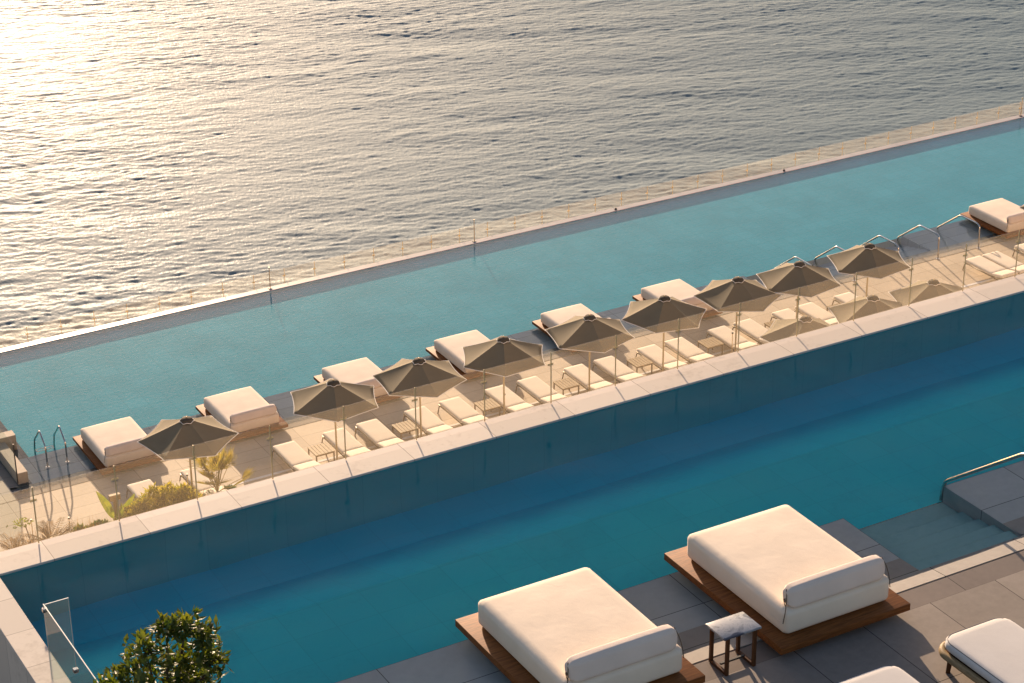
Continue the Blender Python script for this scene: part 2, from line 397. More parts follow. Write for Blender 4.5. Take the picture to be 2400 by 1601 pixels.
def water_sheet(name, x0, x1, y0, y1, z, mat, dx, slope, lmin, lmax, seed):
    """calm pool surface with long soft ripples as real geometry, so the sun it bends plays on the floor"""
    nx = int(round((x1-x0)/dx)); ny = int(round((y1-y0)/dx)); rs = np.random.RandomState(seed)
    px, py = nx+1, ny+1
    kx = 2*np.pi*np.fft.fftfreq(px, (x1-x0)/nx)[None, :]; ky = 2*np.pi*np.fft.fftfreq(py, (y1-y0)/ny)[:, None]
    k = np.sqrt(kx**2+ky**2); k[0, 0] = 1
    P = k**-3.6*np.exp(-(lmin*k/(2*np.pi))**2)*np.exp(-(2*np.pi/(lmax*k))**4); P[0, 0] = 0
    h = np.real(np.fft.ifft2((rs.normal(size=(py, px)) + 1j*rs.normal(size=(py, px)))*np.sqrt(P)))
    gy, gx = np.gradient(h, dx); h *= slope/np.sqrt((gx**2+gy**2).mean())
    f = np.minimum(1, np.minimum(np.arange(py), py-1-np.arange(py))/4.0)[:, None]
    h = h*f
    X, Y = np.meshgrid(np.linspace(x0, x1, px), np.linspace(y0, y1, py))
    v = np.stack([X, Y, z+h], -1).reshape(-1, 3); i = np.arange(px*py).reshape(py, px)
    q = np.stack([i[:-1, :-1], i[:-1, 1:], i[1:, 1:], i[1:, :-1]], -1).reshape(-1, 4)
    me = bpy.data.meshes.new(name); me.vertices.add(len(v)); me.vertices.foreach_set('co', v.ravel().astype(np.float32))
    me.loops.add(q.size); me.loops.foreach_set('vertex_index', q.ravel().astype(np.int32))
    me.polygons.add(len(q)); me.polygons.foreach_set('loop_start', np.arange(0, q.size, 4, dtype=np.int32))
    me.update(calc_edges=True); me.polygons.foreach_set('use_smooth', [True]*len(me.polygons)); me.materials.append(mat)
    o = bpy.data.objects.new(name, me); C.objects.link(o); tag(o, kind='structure'); o.cycles.is_caustics_caster = True
    return o

# ------------------------------------------------------------------ lower terrace and its pool
XR = 95.0           # how far the terraces run to the right
def struct(name, mb, mat, receiver=False):
    o = mb.build(name, mat); tag(o, kind='structure')
    if receiver: o.cycles.is_caustics_receiver = True
    return o

b = MB(); b.box(-30, XR, 25.10, 50.88, L-.6, L); struct('lower_deck', b, M['low_deck'])
b = MB(); b.box(-30, XR, 50.88, 50.915, L-.6, L-.06); struct('lower_drain_slot', b, M['slot'])
# wet edge: ramp that slips under the water, also round the left end of the pool
b = MB()
def ramp_y(b, x0, x1, ya, za, yb, zb, zbot):
    vs = [(x0, ya, za), (x1, ya, za), (x1, yb, zb), (x0, yb, zb)]
    b.quad(vs); b.quad([(x0, ya, zbot), (x1, ya, zbot), (x1, ya, za), (x0, ya, za)])
ramp_y(b, 13.40, XR, 50.915, L-.001, 51.21, L-.030, L-.6)
struct('lower_wet_edge', b, M['low_strip'])
b = MB(); b.quad([(13.40, 51.21, L-.030), (XR, 51.21, L-.030), (XR, 51.62, L-.07), (13.40, 51.62, L-.07)])
struct('lower_pool_beach', b, M['low_strip'], True)
b = MB()
b.box(14.05, 38.9, 51.62, 53.15, L-1.5, L-.07)
b.box(45.55, XR, 51.62, 53.15, L-1.5, L-.07)
struct('lower_pool_shelf', b, M['low_shelf'])
b = MB(); b.quad([(13.40, 51.62, L-.004), (14.05, 51.62, L-.07), (14.05, 60.05, L-.07), (13.40, 60.05, L-.004)])
b.box(14.05, 14.45, 53.15, 60.05, L-1.5, L-.071)
struct('lower_pool_end_ledge', b, M['low_strip'])
b = MB()
for i in range(5): b.box(38.9, 45.55, 51.62 + i*.306, 51.62 + (i+1)*.306, L-1.5, L-.17-.17*i)
struct('lower_pool_steps', b, M['low_shelf'])
b = MB()
b.box(-30, 13.40, 50.915, 60.35, L-.6, L-.001)
struct('lower_end_paving', b, M['low_deck'])
def profile_floor(b, x0, x1, prof):
    for (ya, za), (yb, zb) in zip(prof[:-1], prof[1:]):
        b.quad([(x0, ya, za), (x1, ya, za), (x1, yb, zb), (x0, yb, zb)])
b = MB()
profile_floor(b, 14.45, XR, [(53.15, L-.24), (60.06, L-.24)])
b.box(14.449, XR, 60.05, 60.06, L-.24, L-.036)             # sea side wall
struct('lower_pool_basin', b, M['low_pool_tile'], True)
b = MB(); b.box(13.40, XR, 60.06, 60.35, L-3.0, L-.012, bev=.01, seg=1); struct('lower_pool_lip', b, M['lip'])
b = MB(); b.box(-30, XR, 60.35, 61.6, L-3.0, L-.9); struct('overflow_channel', b, M['dark_stone'])
b = MB(); b.box(-30, XR, 61.6, 62.0, SEA-3, L-1.2); struct('terrace_foundation', b, M['wall_stone'])
b = MB(); b.quad([(13.6, 51.2, L-.03), (XR, 51.2, L-.03), (XR, 60.055, L-.03), (13.6, 60.055, L-.03)])
wl = struct('lower_pool_water', b, M['low_water']); wl.cycles.is_caustics_caster = True; wl.data.polygons[0].use_smooth = True
# pale drainage strip and planting bed on the deck
b = MB(); b.box(18.6, XR, 48.62, 48.72, L-.05, L+.006, bev=.004, seg=1); struct('drain_strip', b, M['trim'])
b = MB(); b.box(11.2, 19.0, 47.15, 48.3, L-.05, L+.04); struct('planting_bed', b, M['soil'])

# ------------------------------------------------------------------ near terrace and its pool
ND = 1.65
def wallthing(name, label, mb, mat, cat):
    o = mb.build(name, mat); return tag(o, label, cat)
b = MB()
b.box(5.70, XR, 24.53, 24.937, -ND-.6, 0.0, bev=.006, seg=1)
b.box(5.70, XR, 24.937, 25.09, L, -.006)
far_wall = wallthing('pool_wall', 'long pale stone coping wall along the far side of the deep blue pool', b, M['coping'], 'pool wall')
b = MB(); b.box(5.70, 6.08, 0, 24.53, L, 0.0, bev=.006, seg=1)
wallthing('pool_wall', 'short pale stone coping wall closing the left end of the deep blue pool', b, M['coping_side'], 'pool wall')
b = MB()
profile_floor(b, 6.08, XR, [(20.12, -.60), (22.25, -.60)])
struct('pool_basin', b, M['sunlit_teal_pool_tile'])
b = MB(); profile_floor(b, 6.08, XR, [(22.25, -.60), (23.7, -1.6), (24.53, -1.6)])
struct('pool_basin_deep', b, M['shade_blue_pool_tile'])
b = MB()
b.box(6.081, XR, 24.519, 24.529, -ND, -.032)
b.box(6.081, 6.09, 20.12, 24.519, -ND, -.032)
struct('pool_basin_side', b, M['pool_wall_tile'])
b = MB()
b.box(6.08, 16.58, 18.9, 20.12, -ND-.2, -.08)
b.box(18.35, XR, 18.9, 20.12, -ND-.2, -.08)
b.box(6.08, 16.579, 18.45, 18.9, -ND-.2, -.0815); b.box(18.351, XR, 18.45, 18.9, -ND-.2, -.0815)
struct('pool_shelf', b, M['shelf_stone'])
b = MB()
ys = [18.50, 18.76, 19.06, 19.36, 19.70, 20.12]
for i in range(5): b.box(16.58, 18.35, ys[i], ys[i+1], -ND-.2, -.13-.12*i, bev=.012, seg=1)
struct('pool_steps', b, M['step_stone'])
b = MB()
ramp_y(b, 6.08, 16.58, 18.185, -.001, 18.9, -.0801, -.4); ramp_y(b, 18.35, XR, 18.185, -.001, 18.9, -.0801, -.4)
ramp_y(b, 16.58, 18.35, 18.185, -.001, 18.50, -.037, -.4); b.quad([(16.58, 18.50, -.4), (18.35, 18.50, -.4), (18.35, 18.50, -.037), (16.58, 18.50, -.037)])
struct('wet_edge', b, M['beach_stone'])
b = MB(); b.box(6.08, XR, 18.155, 18.185, -.4, -.07); struct('drain_slot', b, M['slot'])
b = MB(); b.box(6.08, XR, 17.78, 18.155, -.4, 0.0, bev=.003, seg=1); struct('edge_paving', b, M['strip_stone'])
b = MB(); b.box(6.08, XR, -6, 17.778, -.4, 0.004); struct('deck', b, M['near_deck'])
wn = water_sheet('pool_water', 6.07, 46.0, 18.2, 24.535, -.03, M['near_water'], .16, .014, .6, 2.6, 4)
b = MB(); b.quad([(46.0, 18.2, -.03), (XR, 18.2, -.03), (XR, 24.535, -.03), (46.0, 24.535, -.03)]); struct('pool_water', b, M['near_water'])
b = MB(); b.box(-2, 5.70, -6, 25.09, L, -1.5); struct('service_ledge', b, M['dark_stone'])

# ------------------------------------------------------------------ daybeds
def make_daybed(label, loc, s=1.0, group='daybeds standing in the shallow water', flat_base=False):
    t = thing('daybed', label, 'daybed', loc, 0, group)
    f = MB(); f.box(-1.0, 1.0, -1.3, 1.3, .10, .20, bev=.006)
    for x in (-.6, -.2, .2, .6): pass
    f.build('platform', M['teak'], t, auto=40)
    for sx in (-1, 1):
        for sy in (-1, 1):
            g = MB(); g.box(sx*.72-.05, sx*.72+.05, sy*1.02-.05, sy*1.02+.05, -.09, .10, bev=.005); g.build('leg', M['dark_teak'], t)
    m = MB(); m.soft(-.815, .815, -1.12, 1.09, .20, .555, r=.075, puff=.035, side=.012, n=18)
    mt = m.build('mattress', M['cream'], t, smooth=True)
    p = MB()
    z = .375
    for sx in (-1, 1): p.tube([(sx*.822, y, z) for y in np.linspace(-1.03, 1.0, 8)], .004, 5)
    p.tube([(x, 1.098, z) for x in np.linspace(-.72, .72, 8)], .004, 5)
    p.build('seam', M['bolster'], mt)
    def wedge(P, q):
        k = (P.z-.55)/.28
        P.y += .035*k
        P.y += (-1.0-P.y)*.28*max(0, k)
        e = max(0, abs(q.x)-.80)/.20
        P.z = P.z + (.72-P.z)*.16*e*e; P.y = P.y + (-1.0-P.y)*.25*e*e
        P.x += .004*math.sin(26*P.z + 9*P.y)*(e > .5)
        return P
    h = MB(); h.soft(-.745, .745, -1.125, -.885, .545, .825, r=.065, puff=.012, side=.01, n=16, fn=wedge)
    bo = h.build('bolster', M['bolster'], t, smooth=True)
    for sx in (-1, 1):
        c = MB(); c.tube(bent([(sx*.735, -.99, .80), (sx*.77, -1.05, .70), (sx*.80, -1.08, .56), (sx*.83, -1.08, .38)], .1), .006, 6)
        c.build('tie_cord', M['cord'], bo)
        lp = MB(); lp.tube([(sx*(.755+.012*math.sin(k*.52)), -1.0+.02*math.cos(k*.52), .62+.06*math.sin(k*.52)) for k in range(13)], .006, 6, cap=False)
        lp.build('strap_loop', M['cord'], bo)
    t.scale = (s, s, s)
    return t
bedR = make_daybed('large cream daybed on a wooden platform right of the marble side table', (14.72, 18.95, 0.004))
def dup(src, label, loc, s=None, rz=None):
    o = copy_tree(src); o['label'] = label; o.location = loc
    if s: o.scale = (s, s, s)
    if rz is not None: o.rotation_euler = (0, 0, rz)
    return o
dup(bedR, 'large cream daybed on a wooden platform left of the marble side table', (11.60, 18.95, 0.004))
bl = ['cream daybed beside the steel pool ladder on the lower terrace', 'cream daybed between the first and second parasols from the left', 'cream daybed half hidden behind the third parasol from the left',
      'cream daybed rising behind the fourth parasol from the left', 'cream daybed rising behind the fifth parasol from the left', 'cream daybed between the sixth and seventh parasols, last before the handrails',
      'cream daybed beyond the handrails at the far right edge of the lower pool']
for x, lb in zip((15.79, 19.52, 23.30, 27.08, 30.86, 34.60, 48.20), bl):
    dup(bedR, lb, (x+.93, 53.25-1.21, L), .93)

# ------------------------------------------------------------------ loungers, tables, parasols of the lower deck
def make_lounger():
    t = thing('sun_lounger', 'x', 'sun lounger', (0, 0, 0), 0, 'sun loungers in a row on the lower deck')
    f = MB()
    for sx in (-1, 1):
        f.tube(bent([(sx*.33, 1.36, .27), (sx*.33, .1, .27), (sx*.33, -.46, .25)], .1), .02, 6)
    f.tube([(-.33, 1.36, .27), (.33, 1.36, .27)], .02, 6); f.tube([(-.33, -.46, .25), (.33, -.46, .25)], .02, 6)
    f.tube([(-.33, .02, .27), (.33, .02, .27)], .016, 6)
    f.build('frame', M['bronze_paint'], t, smooth=True)
    for sx in (-1, 1):
        for yy, lean in ((1.30, .05), (-.42, -.06)):
            g = MB(); g.tube(bent([(sx*.335, yy-.12, .27), (sx*.345, yy, .26), (sx*.37, yy+lean, 0)], .06), .019, 6); g.build('leg', M['bronze_paint'], t, smooth=True)
    m = MB(); m.soft(-.335, .335, .0, 1.36, .29, .385, r=.035, puff=.012, n=12); m.build('seat_cushion', M['lounger_fabric'], t, smooth=True)
    a = R(11)
    bk = MB(); bk.soft(-.335, .335, -.52, -.005, .29, .385, r=.035, puff=.012, n=12)
    bmesh.ops.rotate(bk.bm, verts=bk.bm.verts[:], cent=(0, 0, .30), matrix=Matrix.Rotation(-a, 3, 'X'))
    bc = bk.build('back_cushion', M['lounger_fabric'], t, smooth=True)
    br = MB()
    for sx in (-1, 1): br.tube([(sx*.31, -.02, .27), (sx*.31, -.50*math.cos(a), .27+.50*math.sin(a))], .015, 6)
    br.tube([(-.31, -.50*math.cos(a), .27+.50*math.sin(a)), (.31, -.50*math.cos(a), .27+.50*math.sin(a))], .015, 6)
    br.tube([(0, -.3, .36), (0, -.42, .25)], .012, 6)
    br.build('back_frame', M['bronze_paint'], t, smooth=True)
    return t
ord_ = ['first', 'second', 'third', 'fourth', 'fifth', 'sixth', 'seventh', 'eighth', 'ninth']
lx = [(16.02, 17.55), (20.31, 21.84), (22.89, 24.43), (25.57, 27.07), (28.18, 29.78), (30.84, 32.38), (33.38, 34.98), (35.96, 37.43), (38.34, 39.86)]
tx = [16.79, 21.08, 23.70, 26.36, 29.02, 31.66, 34.22, 36.72, 39.12]
ux = [17.30, 21.55, 24.16, 26.84, 29.70, 32.27, 34.89, 37.15, 39.83]
ua = [40, 9, 24, 3, 17, 46, 30, 10, 8]
proto = None
def lounger(x, label, yc=48.15):
    global proto
    if proto is None: proto = make_lounger(); o = proto
    else: o = copy_tree(proto)
    o.location = (x+.335, yc, L); o['label'] = label; return o
for k, (a, c) in enumerate(lx):
    yy = 48.15 + .012*k
    lounger(a, f'cream sun lounger left of the low table under the {ord_[k]} parasol from the left', yy)
    lounger(c, f'cream sun lounger right of the low table under the {ord_[k]} parasol from the left', yy)
lounger(45.37, 'cream sun lounger alone on the open deck past the parasols, its left neighbour missing', 48.37)
lounger(46.13, 'cream sun lounger pushed close to the right of another past the parasols', 48.37)
lounger(47.56, 'cream sun lounger cut off by the right edge of the picture', 48.40)

def make_table():
    t = thing('side_table', 'x', 'side table', (0, 0, 0), 0, 'low tables between the loungers')
    s = MB()
    for k in range(6): s.box(-.295+k*.099, -.295+k*.099+.092, -.29, .29, .40, .425, bev=.003, seg=1)
    s.build('table_top', M['pale_wood'], t)
    for sx in (-1, 1):
        for sy in (-1, 1):
            g = MB(); g.box(sx*.265-.016, sx*.265+.016, sy*.26-.016, sy*.26+.016, 0, .40); g.build('leg', M['bronze_paint'], t)
    f = MB(); f.box(-.25, .25, -.27, -.25, .365, .395); f.box(-.25, .25, .25, .27, .365, .395); f.box(-.275, -.257, -.24, .24, .365, .395); f.box(.257, .275, -.24, .24, .365, .395)
    f.build('apron', M['bronze_paint'], t); return t
tp = None
for k, x in enumerate(tx):
    if tp is None: tp = make_table(); o = tp
    else: o = copy_tree(tp)
    o.location = (x+.295, 48.59 + (.12 if k > 4 else 0), L); o['label'] = f'low slatted table between two loungers under the {ord_[k]} parasol from the left'

RIM, RISE, RAD = 2.2, .52, 1.32
def make_umbrella():
    t = thing('parasol', 'x', 'parasol', (0, 0, 0), 0, 'taupe parasols of the lower deck')
    b = MB(); b.box(-.27, .27, -.27, .27, 0, .05, bev=.01); b.tube([(0, 0, .05), (0, 0, .28)], .035, 10); b.build('base', M['pale_wood'], t, auto=40)
    p = MB(); p.tube([(0, 0, .05), (0, 0, RIM+RISE+.03)], .026, 10); p.build('pole', M['pole_paint'], t, smooth=True)
    hb = MB(); hb.tube([(0, 0, RIM-.05), (0, 0, RIM+.03)], .05, 10); hb.build('hub', M['pole_paint'], t, auto=40)
    for k in range(6):
        q = R(60*k)
        d = Vector((math.cos(q), math.sin(q), 0))
        rb = MB(); rb.tube([d*.03 + Vector((0, 0, RIM+RISE-.03)), d*(RAD-.02) + Vector((0, 0, RIM-.012))], .011, 5); ro = rb.build('rib', M['pole_paint'], t)
        st = MB(); st.tube([d*.04 + Vector((0, 0, RIM)), d*.62 + Vector((0, 0, RIM+RISE*.53-.02))], .009, 5); st.build('strut', M['pole_paint'], ro)
    # canopy: six gently sagging panels with scooped edges
    N, Q = 8, 10
    def cp(k, u, v):   # u: 0 top .. 1 rim ; v across panel
        a0, a1 = R(60*k), R(60*k+60)
        A = Vector((math.cos(a0), math.sin(a0), 0)); B = Vector((math.cos(a1), math.sin(a1), 0))
        P = (A*(1-v) + B*v)
        P *= 1 - .04*4*v*(1-v)*u
        r = .10 + (RAD-.10)*u
        z = RIM + RISE*(1-u)**1.06 - .035*4*v*(1-v)*u*(1.3-u)*2
        return P*r + Vector((0, 0, z))
    c = MB(); rim = []
    for k in range(6):
        g = [[c.bm.verts.new(cp(k, i/N, j/Q)) for j in range(Q+1)] for i in range(N+1)]
        for i in range(N):
            for j in range(Q): c.bm.faces.new((g[i][j], g[i+1][j], g[i+1][j+1], g[i][j+1]))
        rim += [cp(k, 1, j/Q) for j in range(Q)]
    bmesh.ops.remove_doubles(c.bm, verts=c.bm.verts[:], dist=1e-4)
    cn = c.build('canopy', M['canopy'], t, auto=12)
    sm = cn.modifiers.new('thickness', 'SOLIDIFY'); sm.thickness = .004; sm.offset = 0
    e = MB(); e.tube(rim + [rim[0]], .011, 5, cap=False); e.build('piping', M['piping'], cn, smooth=True)
    v = MB(); top = v.bm.verts.new((0, 0, RIM+RISE+.075)); ring = []
    for j in range(24):
        q = 2*math.pi*j/24
        rr = .185*(1 - .06*math.cos(6*q+math.pi)); ring.append(v.bm.verts.new((rr*math.cos(q), rr*math.sin(q), RIM+RISE-.015-.012*math.cos(6*q))))
    mid = [v.bm.verts.new((.13*math.cos(2*math.pi*j/24), .13*math.sin(2*math.pi*j/24), RIM+RISE+.055)) for j in range(24)]
    pts = [x.co.copy() for x in ring]
    for j in range(24):
        v.bm.faces.new((mid[j], mid[(j+1) % 24], top)); v.bm.faces.new((ring[j], ring[(j+1) % 24], mid[(j+1) % 24], mid[j]))
    vo = v.build('vent_cap', M['vent'], cn, smooth=True)
    s2 = vo.modifiers.new('thickness', 'SOLIDIFY'); s2.thickness = .006
    e2 = MB(); e2.tube(pts + [pts[0]], .009, 5, cap=False); e2.build('vent_piping', M['piping'], cn, smooth=True)
    fi = MB(); fi.tube([(0, 0, RIM+RISE+.06), (0, 0, RIM+RISE+.11)], [.02, .012], 8); fi.build('finial', M['pole_paint'], t, smooth=True)
    return t
up_ = make_umbrella()
ul = ['taupe hexagonal parasol above the shrub bed, leftmost of the row', 'taupe hexagonal parasol in front of the second and third daybeds from the left', 'taupe hexagonal parasol, third from the left, covering one corner of a daybed',
      'taupe hexagonal parasol, fourth from the left in the row', 'taupe hexagonal parasol, fifth from the left, middle of the row', 'taupe hexagonal parasol, sixth from the left, just before the last daybed of the row',
      'taupe hexagonal parasol, seventh from the left, beside the first handrail', 'taupe hexagonal parasol, eighth from the left, with a handrail peak behind it', 'taupe hexagonal parasol highest in the row, ninth from the left, before the handrails']
for k in range(9):
    o = up_ if k == 0 else copy_tree(up_)
    o.location = (ux[k], 47.93, L); o.rotation_euler = (0, 0, R(ua[k])); o['label'] = ul[k]
o = copy_tree(up_); o.location = (47.95, 48.25, L); o.rotation_euler = (0, 0, R(30)); o['label'] = 'taupe parasol cut off by the right edge of the picture, beside the last daybed'
for (x, y, a, lb) in ((34.95, 44.66, 34, 'taupe parasol half sunk behind the coping wall, leftmost of three close to it'), (37.5, 44.82, 8, 'taupe parasol half sunk behind the coping wall, middle one of three'), (39.75, 44.80, 9, 'taupe parasol half sunk behind the coping wall, rightmost of three')):
    o = copy_tree(up_); o.location = (x, y, L); o.rotation_euler = (0, 0, R(a)); o['label'] = lb

def stem_light(x, y, h, label):
    t = thing('bollard_light', label, 'bollard light', (x, y, L), 0, 'slim stem lights on the lower deck')
    p = MB(); p.tube([(0, 0, 0), (0, 0, h-.05)], .012, 6); p.build('stem', M['brass'], t)
    c = MB(); c.tube([(0, 0, h-.05), (0, 0, h)], .03, 8); c.build('cap', M['black'], t)
stem_light(27.01, 48.2, .85, 'thin stem light beside the pole of the fourth parasol from the left')
stem_light(34.96, 48.2, .86, 'thin stem light beside the pole of the seventh parasol from the left')
stem_light(17.28, 48.2, .98, 'thin stem light beside the pole of the leftmost parasol')
stem_light(39.95, 48.2, .89, 'thin stem light beside the pole of the ninth parasol from the left')
stem_light(13.96, 48.2, .64, 'thin stem light among the dry plants, right of the dry fern')
stem_light(12.97, 48.2, .87, 'thin stem light among the dry plants, left of the dry fern')

# ------------------------------------------------------------------ glass balustrades
def balustrade(name, label, group, xs, y, z0, h, mat, post, ov=.85):
    t = thing(name, label, 'glass balustrade', (xs[0], y, z0), 0, group)
    x0 = xs[0]
    for i, x in enumerate(xs):
        p = MB(); p.box(x-x0-.008, x-x0+.008, .009, .025, 0, h*.995, bev=.003, seg=1); po = p.build('post', post, t)
        c = MB(); c.box(x-x0-.05, x-x0+.05, .028, .036, h*.73, h*.77, bev=.004, seg=1); c.build('clamp', M['brass'], po)
    for i in range(len(xs)-1):
        g = MB(); g.box(xs[i]-x0+.008, xs[i+1]-x0-.008, -.006, .006, .03, h); g.build('glass_pane', mat, t)
    return t
xs = [7.95 + 1.1475*k for k in range(-2, 16)]
balustrade('glass_balustrade', 'glass balustrade with thin bronze posts along the coping wall of the deep blue pool', None, xs, 25.02, 0.0, .87, M['glass'], M['brass'])
xs2 = [14.8 + 1.105*k for k in range(0, 44)]
balustrade('glass_balustrade', 'low glass balustrade along the outer edge of the lower pool, facing the sea', None, xs2, 61.0, L-.9, 1.12, M['glass'], M['brass'])

def sea_post(x, y, z, h, label):
    t = thing('lamp_post', label, 'post', (x, y, z), 0, 'short posts on the outer pool edge')
    p = MB(); p.tube([(0, 0, .02), (0, 0, h)], .014, 8); p.build('post', M['post_wood'], t, smooth=True)
    f = MB(); f.box(-.05, .05, -.05, .05, 0, .02); f.build('foot_plate', M['black'], t)
    c = MB(); c.tube([(0, 0, h), (0, 0, h+.02)], .028, 8); c.build('cap', M['brass'], t)
sea_post(24.98, 60.2, L-.012, .74, 'short wooden post on the outer pool edge, leftmost of three')
sea_post(32.62, 60.2, L-.012, .80, 'short wooden post on the outer pool edge, middle one of three')
sea_post(57.2, 60.2, L-.012, .74, 'short wooden post on the outer pool edge at the right side of the picture')
for x, lb in ((38.33, 'small dark drain stub on the outer pool edge, the nearer of two'), (45.69, 'small dark drain stub on the outer pool edge, the farther of two')):
    b = MB(); b.tube([(0, 0, 0), (0, 0, .07)], [.05, .035], 8); o = b.build('drain_stub', M['black'], None); o.location = (x, 60.16, L-.012); tag(o, lb, 'drain stub', 'drain stubs on the outer pool edge')

# ------------------------------------------------------------------ handrails and ladder
def handrail(x, yA, z0, label, group=None, under=.75, r=.026, k=1.0):
    t = thing('handrail', label, 'handrail', (x, yA, z0), 0, group)
    m = MB(); m.tube(bent([(0, -1-1.15*k, 0), (0, -1-1.12*k, .80*k), (0, -1-.95*k, .87*k), (0, -1.12*k, .86*k), (0, -.03, .02), (0, 0, -.12), (0, .03, -under)], .10), r, 10); m.build('rail', M['steel'], t, smooth=True)
    for yy, zz in ((-1-1.15*k, 0.002), (.03, -under)):
        f = MB(); f.tube([(0, yy, zz), (0, yy, zz+.018)], .06, 12); f.build('flange', M['steel'], t, auto=40)
hl = ['polished steel handrail farthest right, beside the last daybed', 'polished steel handrail, second from the right at the lower pool steps', 'polished steel handrail, middle one of five at the lower pool steps',
      'polished steel handrail peeking out left of the ninth parasol', 'polished steel handrail peeking out right of the seventh parasol']
for x, lb in zip((46.98, 45.22, 43.50, 41.70, 40.03), hl): handrail(x, 53.0, L, lb, 'handrails at the lower pool steps')
handrail(18.36, 20.14, 0, 'polished steel handrail over the steps of the deep blue pool', under=.70, r=.028, k=1.35)

def ladder():
    t = thing('pool_ladder', 'polished steel pool ladder with two bent rails at the left end of the lower pool', 'pool ladder', (15.0, 52.3, L))
    for sx in (-1, 1):
        m = MB(); m.tube(bent([(sx*.285, 0, -.07), (sx*.285, 0, .60), (sx*.285, .42, .92), (sx*.285, 1.0, .38), (sx*.285, 1.12, -.02), (sx*.285, 1.12, -1.1)], .09), .024, 10); ro = m.build('rail', M['steel'], t, smooth=True)
        f = MB(); f.tube([(sx*.285, 0, -.068), (sx*.285, 0, -.02)], .055, 12); f.build('flange', M['piping'], ro, auto=40)
    for z in (-.06, -.36, -.66, -.96):
        s = MB()
        s.box(-.26, .26, 1.02, 1.04, z-.01, z+.01); s.box(-.26, .26, 1.16, 1.18, z-.01, z+.01)
        s.box(-.26, -.22, 1.04, 1.16, z-.01, z+.01); s.box(.22, .26, 1.04, 1.16, z-.01, z+.01); s.box(-.03, .03, 1.04, 1.16, z-.01, z+.01)
        s.build('step', M['piping'], t)
ladder()

# ------------------------------------------------------------------ low walls and glass at the left end of the lower pool
t = thing('low_wall', 'low tan stone wall with a glass panel at the left end of the lower pool', 'wall', (13.84, 51.75, L))
b = MB(); b.box(-.15, .15, 0, 2.0, -.1, .30, bev=.01); b.build('wall', M['wall_stone'], t)
b = MB(); b.box(-.155, -.143, .02, 3.4, .28, 1.2); b.build('glass_pane', M['clear_glass'], t)
b = MB(); b.box(-.165, -.135, 0, .02, 0, 1.22); b.build('post', M['black'], t)
b = MB(); b.box(11.0, 14.32, 53.75, 54.1, L-.1, L+.42, bev=.01); wallthing('low_wall', 'low tan stone block wall reaching into the lower pool at the picture edge', b, M['wall_stone'], 'wall')

# glass screen on the left wall of the near pool
t = thing('glass_screen', 'frameless clear glass screen with a corner wing on the left pool wall', 'glass screen', (5.89, 21.80, 0))
b = MB(); b.box(-.006, .006, -6.0, 0, .02, 1.10); b.build('glass_pane', M['clear_glass'], t)
b = MB(); b.box(.012, .30, -.02, -.008, .02, 1.10); b.build('glass_wing', M['clear_glass'], t)
b = MB(); b.box(-.006, .006, -6.0, 0, 1.10, 1.106); b.box(-.006, .006, 0, .006, .02, 1.106); b.box(.012, .30, -.02, -.008, 1.10, 1.106); b.box(.30, .306, -.02, -.008, .02, 1.106); b.build('polished_edge', M['glass_edge'], t)
for y, z in ((-.03, 1.04), (-1.05, .78), (-1.05, .25), (-2.4, .78), (-2.4, .25)):
    b = MB(); b.box(-.03, .03, y-.03, y+.03, z-.025, z+.025, bev=.006); b.build('glass_clamp', M['steel'], t)

# ------------------------------------------------------------------ marble side table
t = thing('side_table', 'marble topped side table with dark wood sled legs between the two large daybeds', 'side table', (13.19, 17.93, 0.004))
b = MB(); b.box(-.275, .275, -.20, .20, .53, .56, bev=.008); b.build('table_top', M['marble'], t, auto=40)
for x in (-.20, .20):
    b = MB()
    for sy in (-1, 1):
        a = [(x-.025, sy*.185), (x+.025, sy*.185)]
        vs = b.box(x-.022, x+.022, sy*.165-.022, sy*.165+.022, 0, .53, bev=.004, seg=1)
    b.box(x-.022, x+.022, -.142, .142, .0, .04, bev=.004, seg=1); b.box(x-.022, x+.022, -.142, .142, .49, .529, bev=.004, seg=1)
    b.build('leg_frame', M['dark_teak'], t)
b = MB(); b.box(-.178, .178, -.014, .014, .05, .075); b.build('stretcher', M['black'], t)

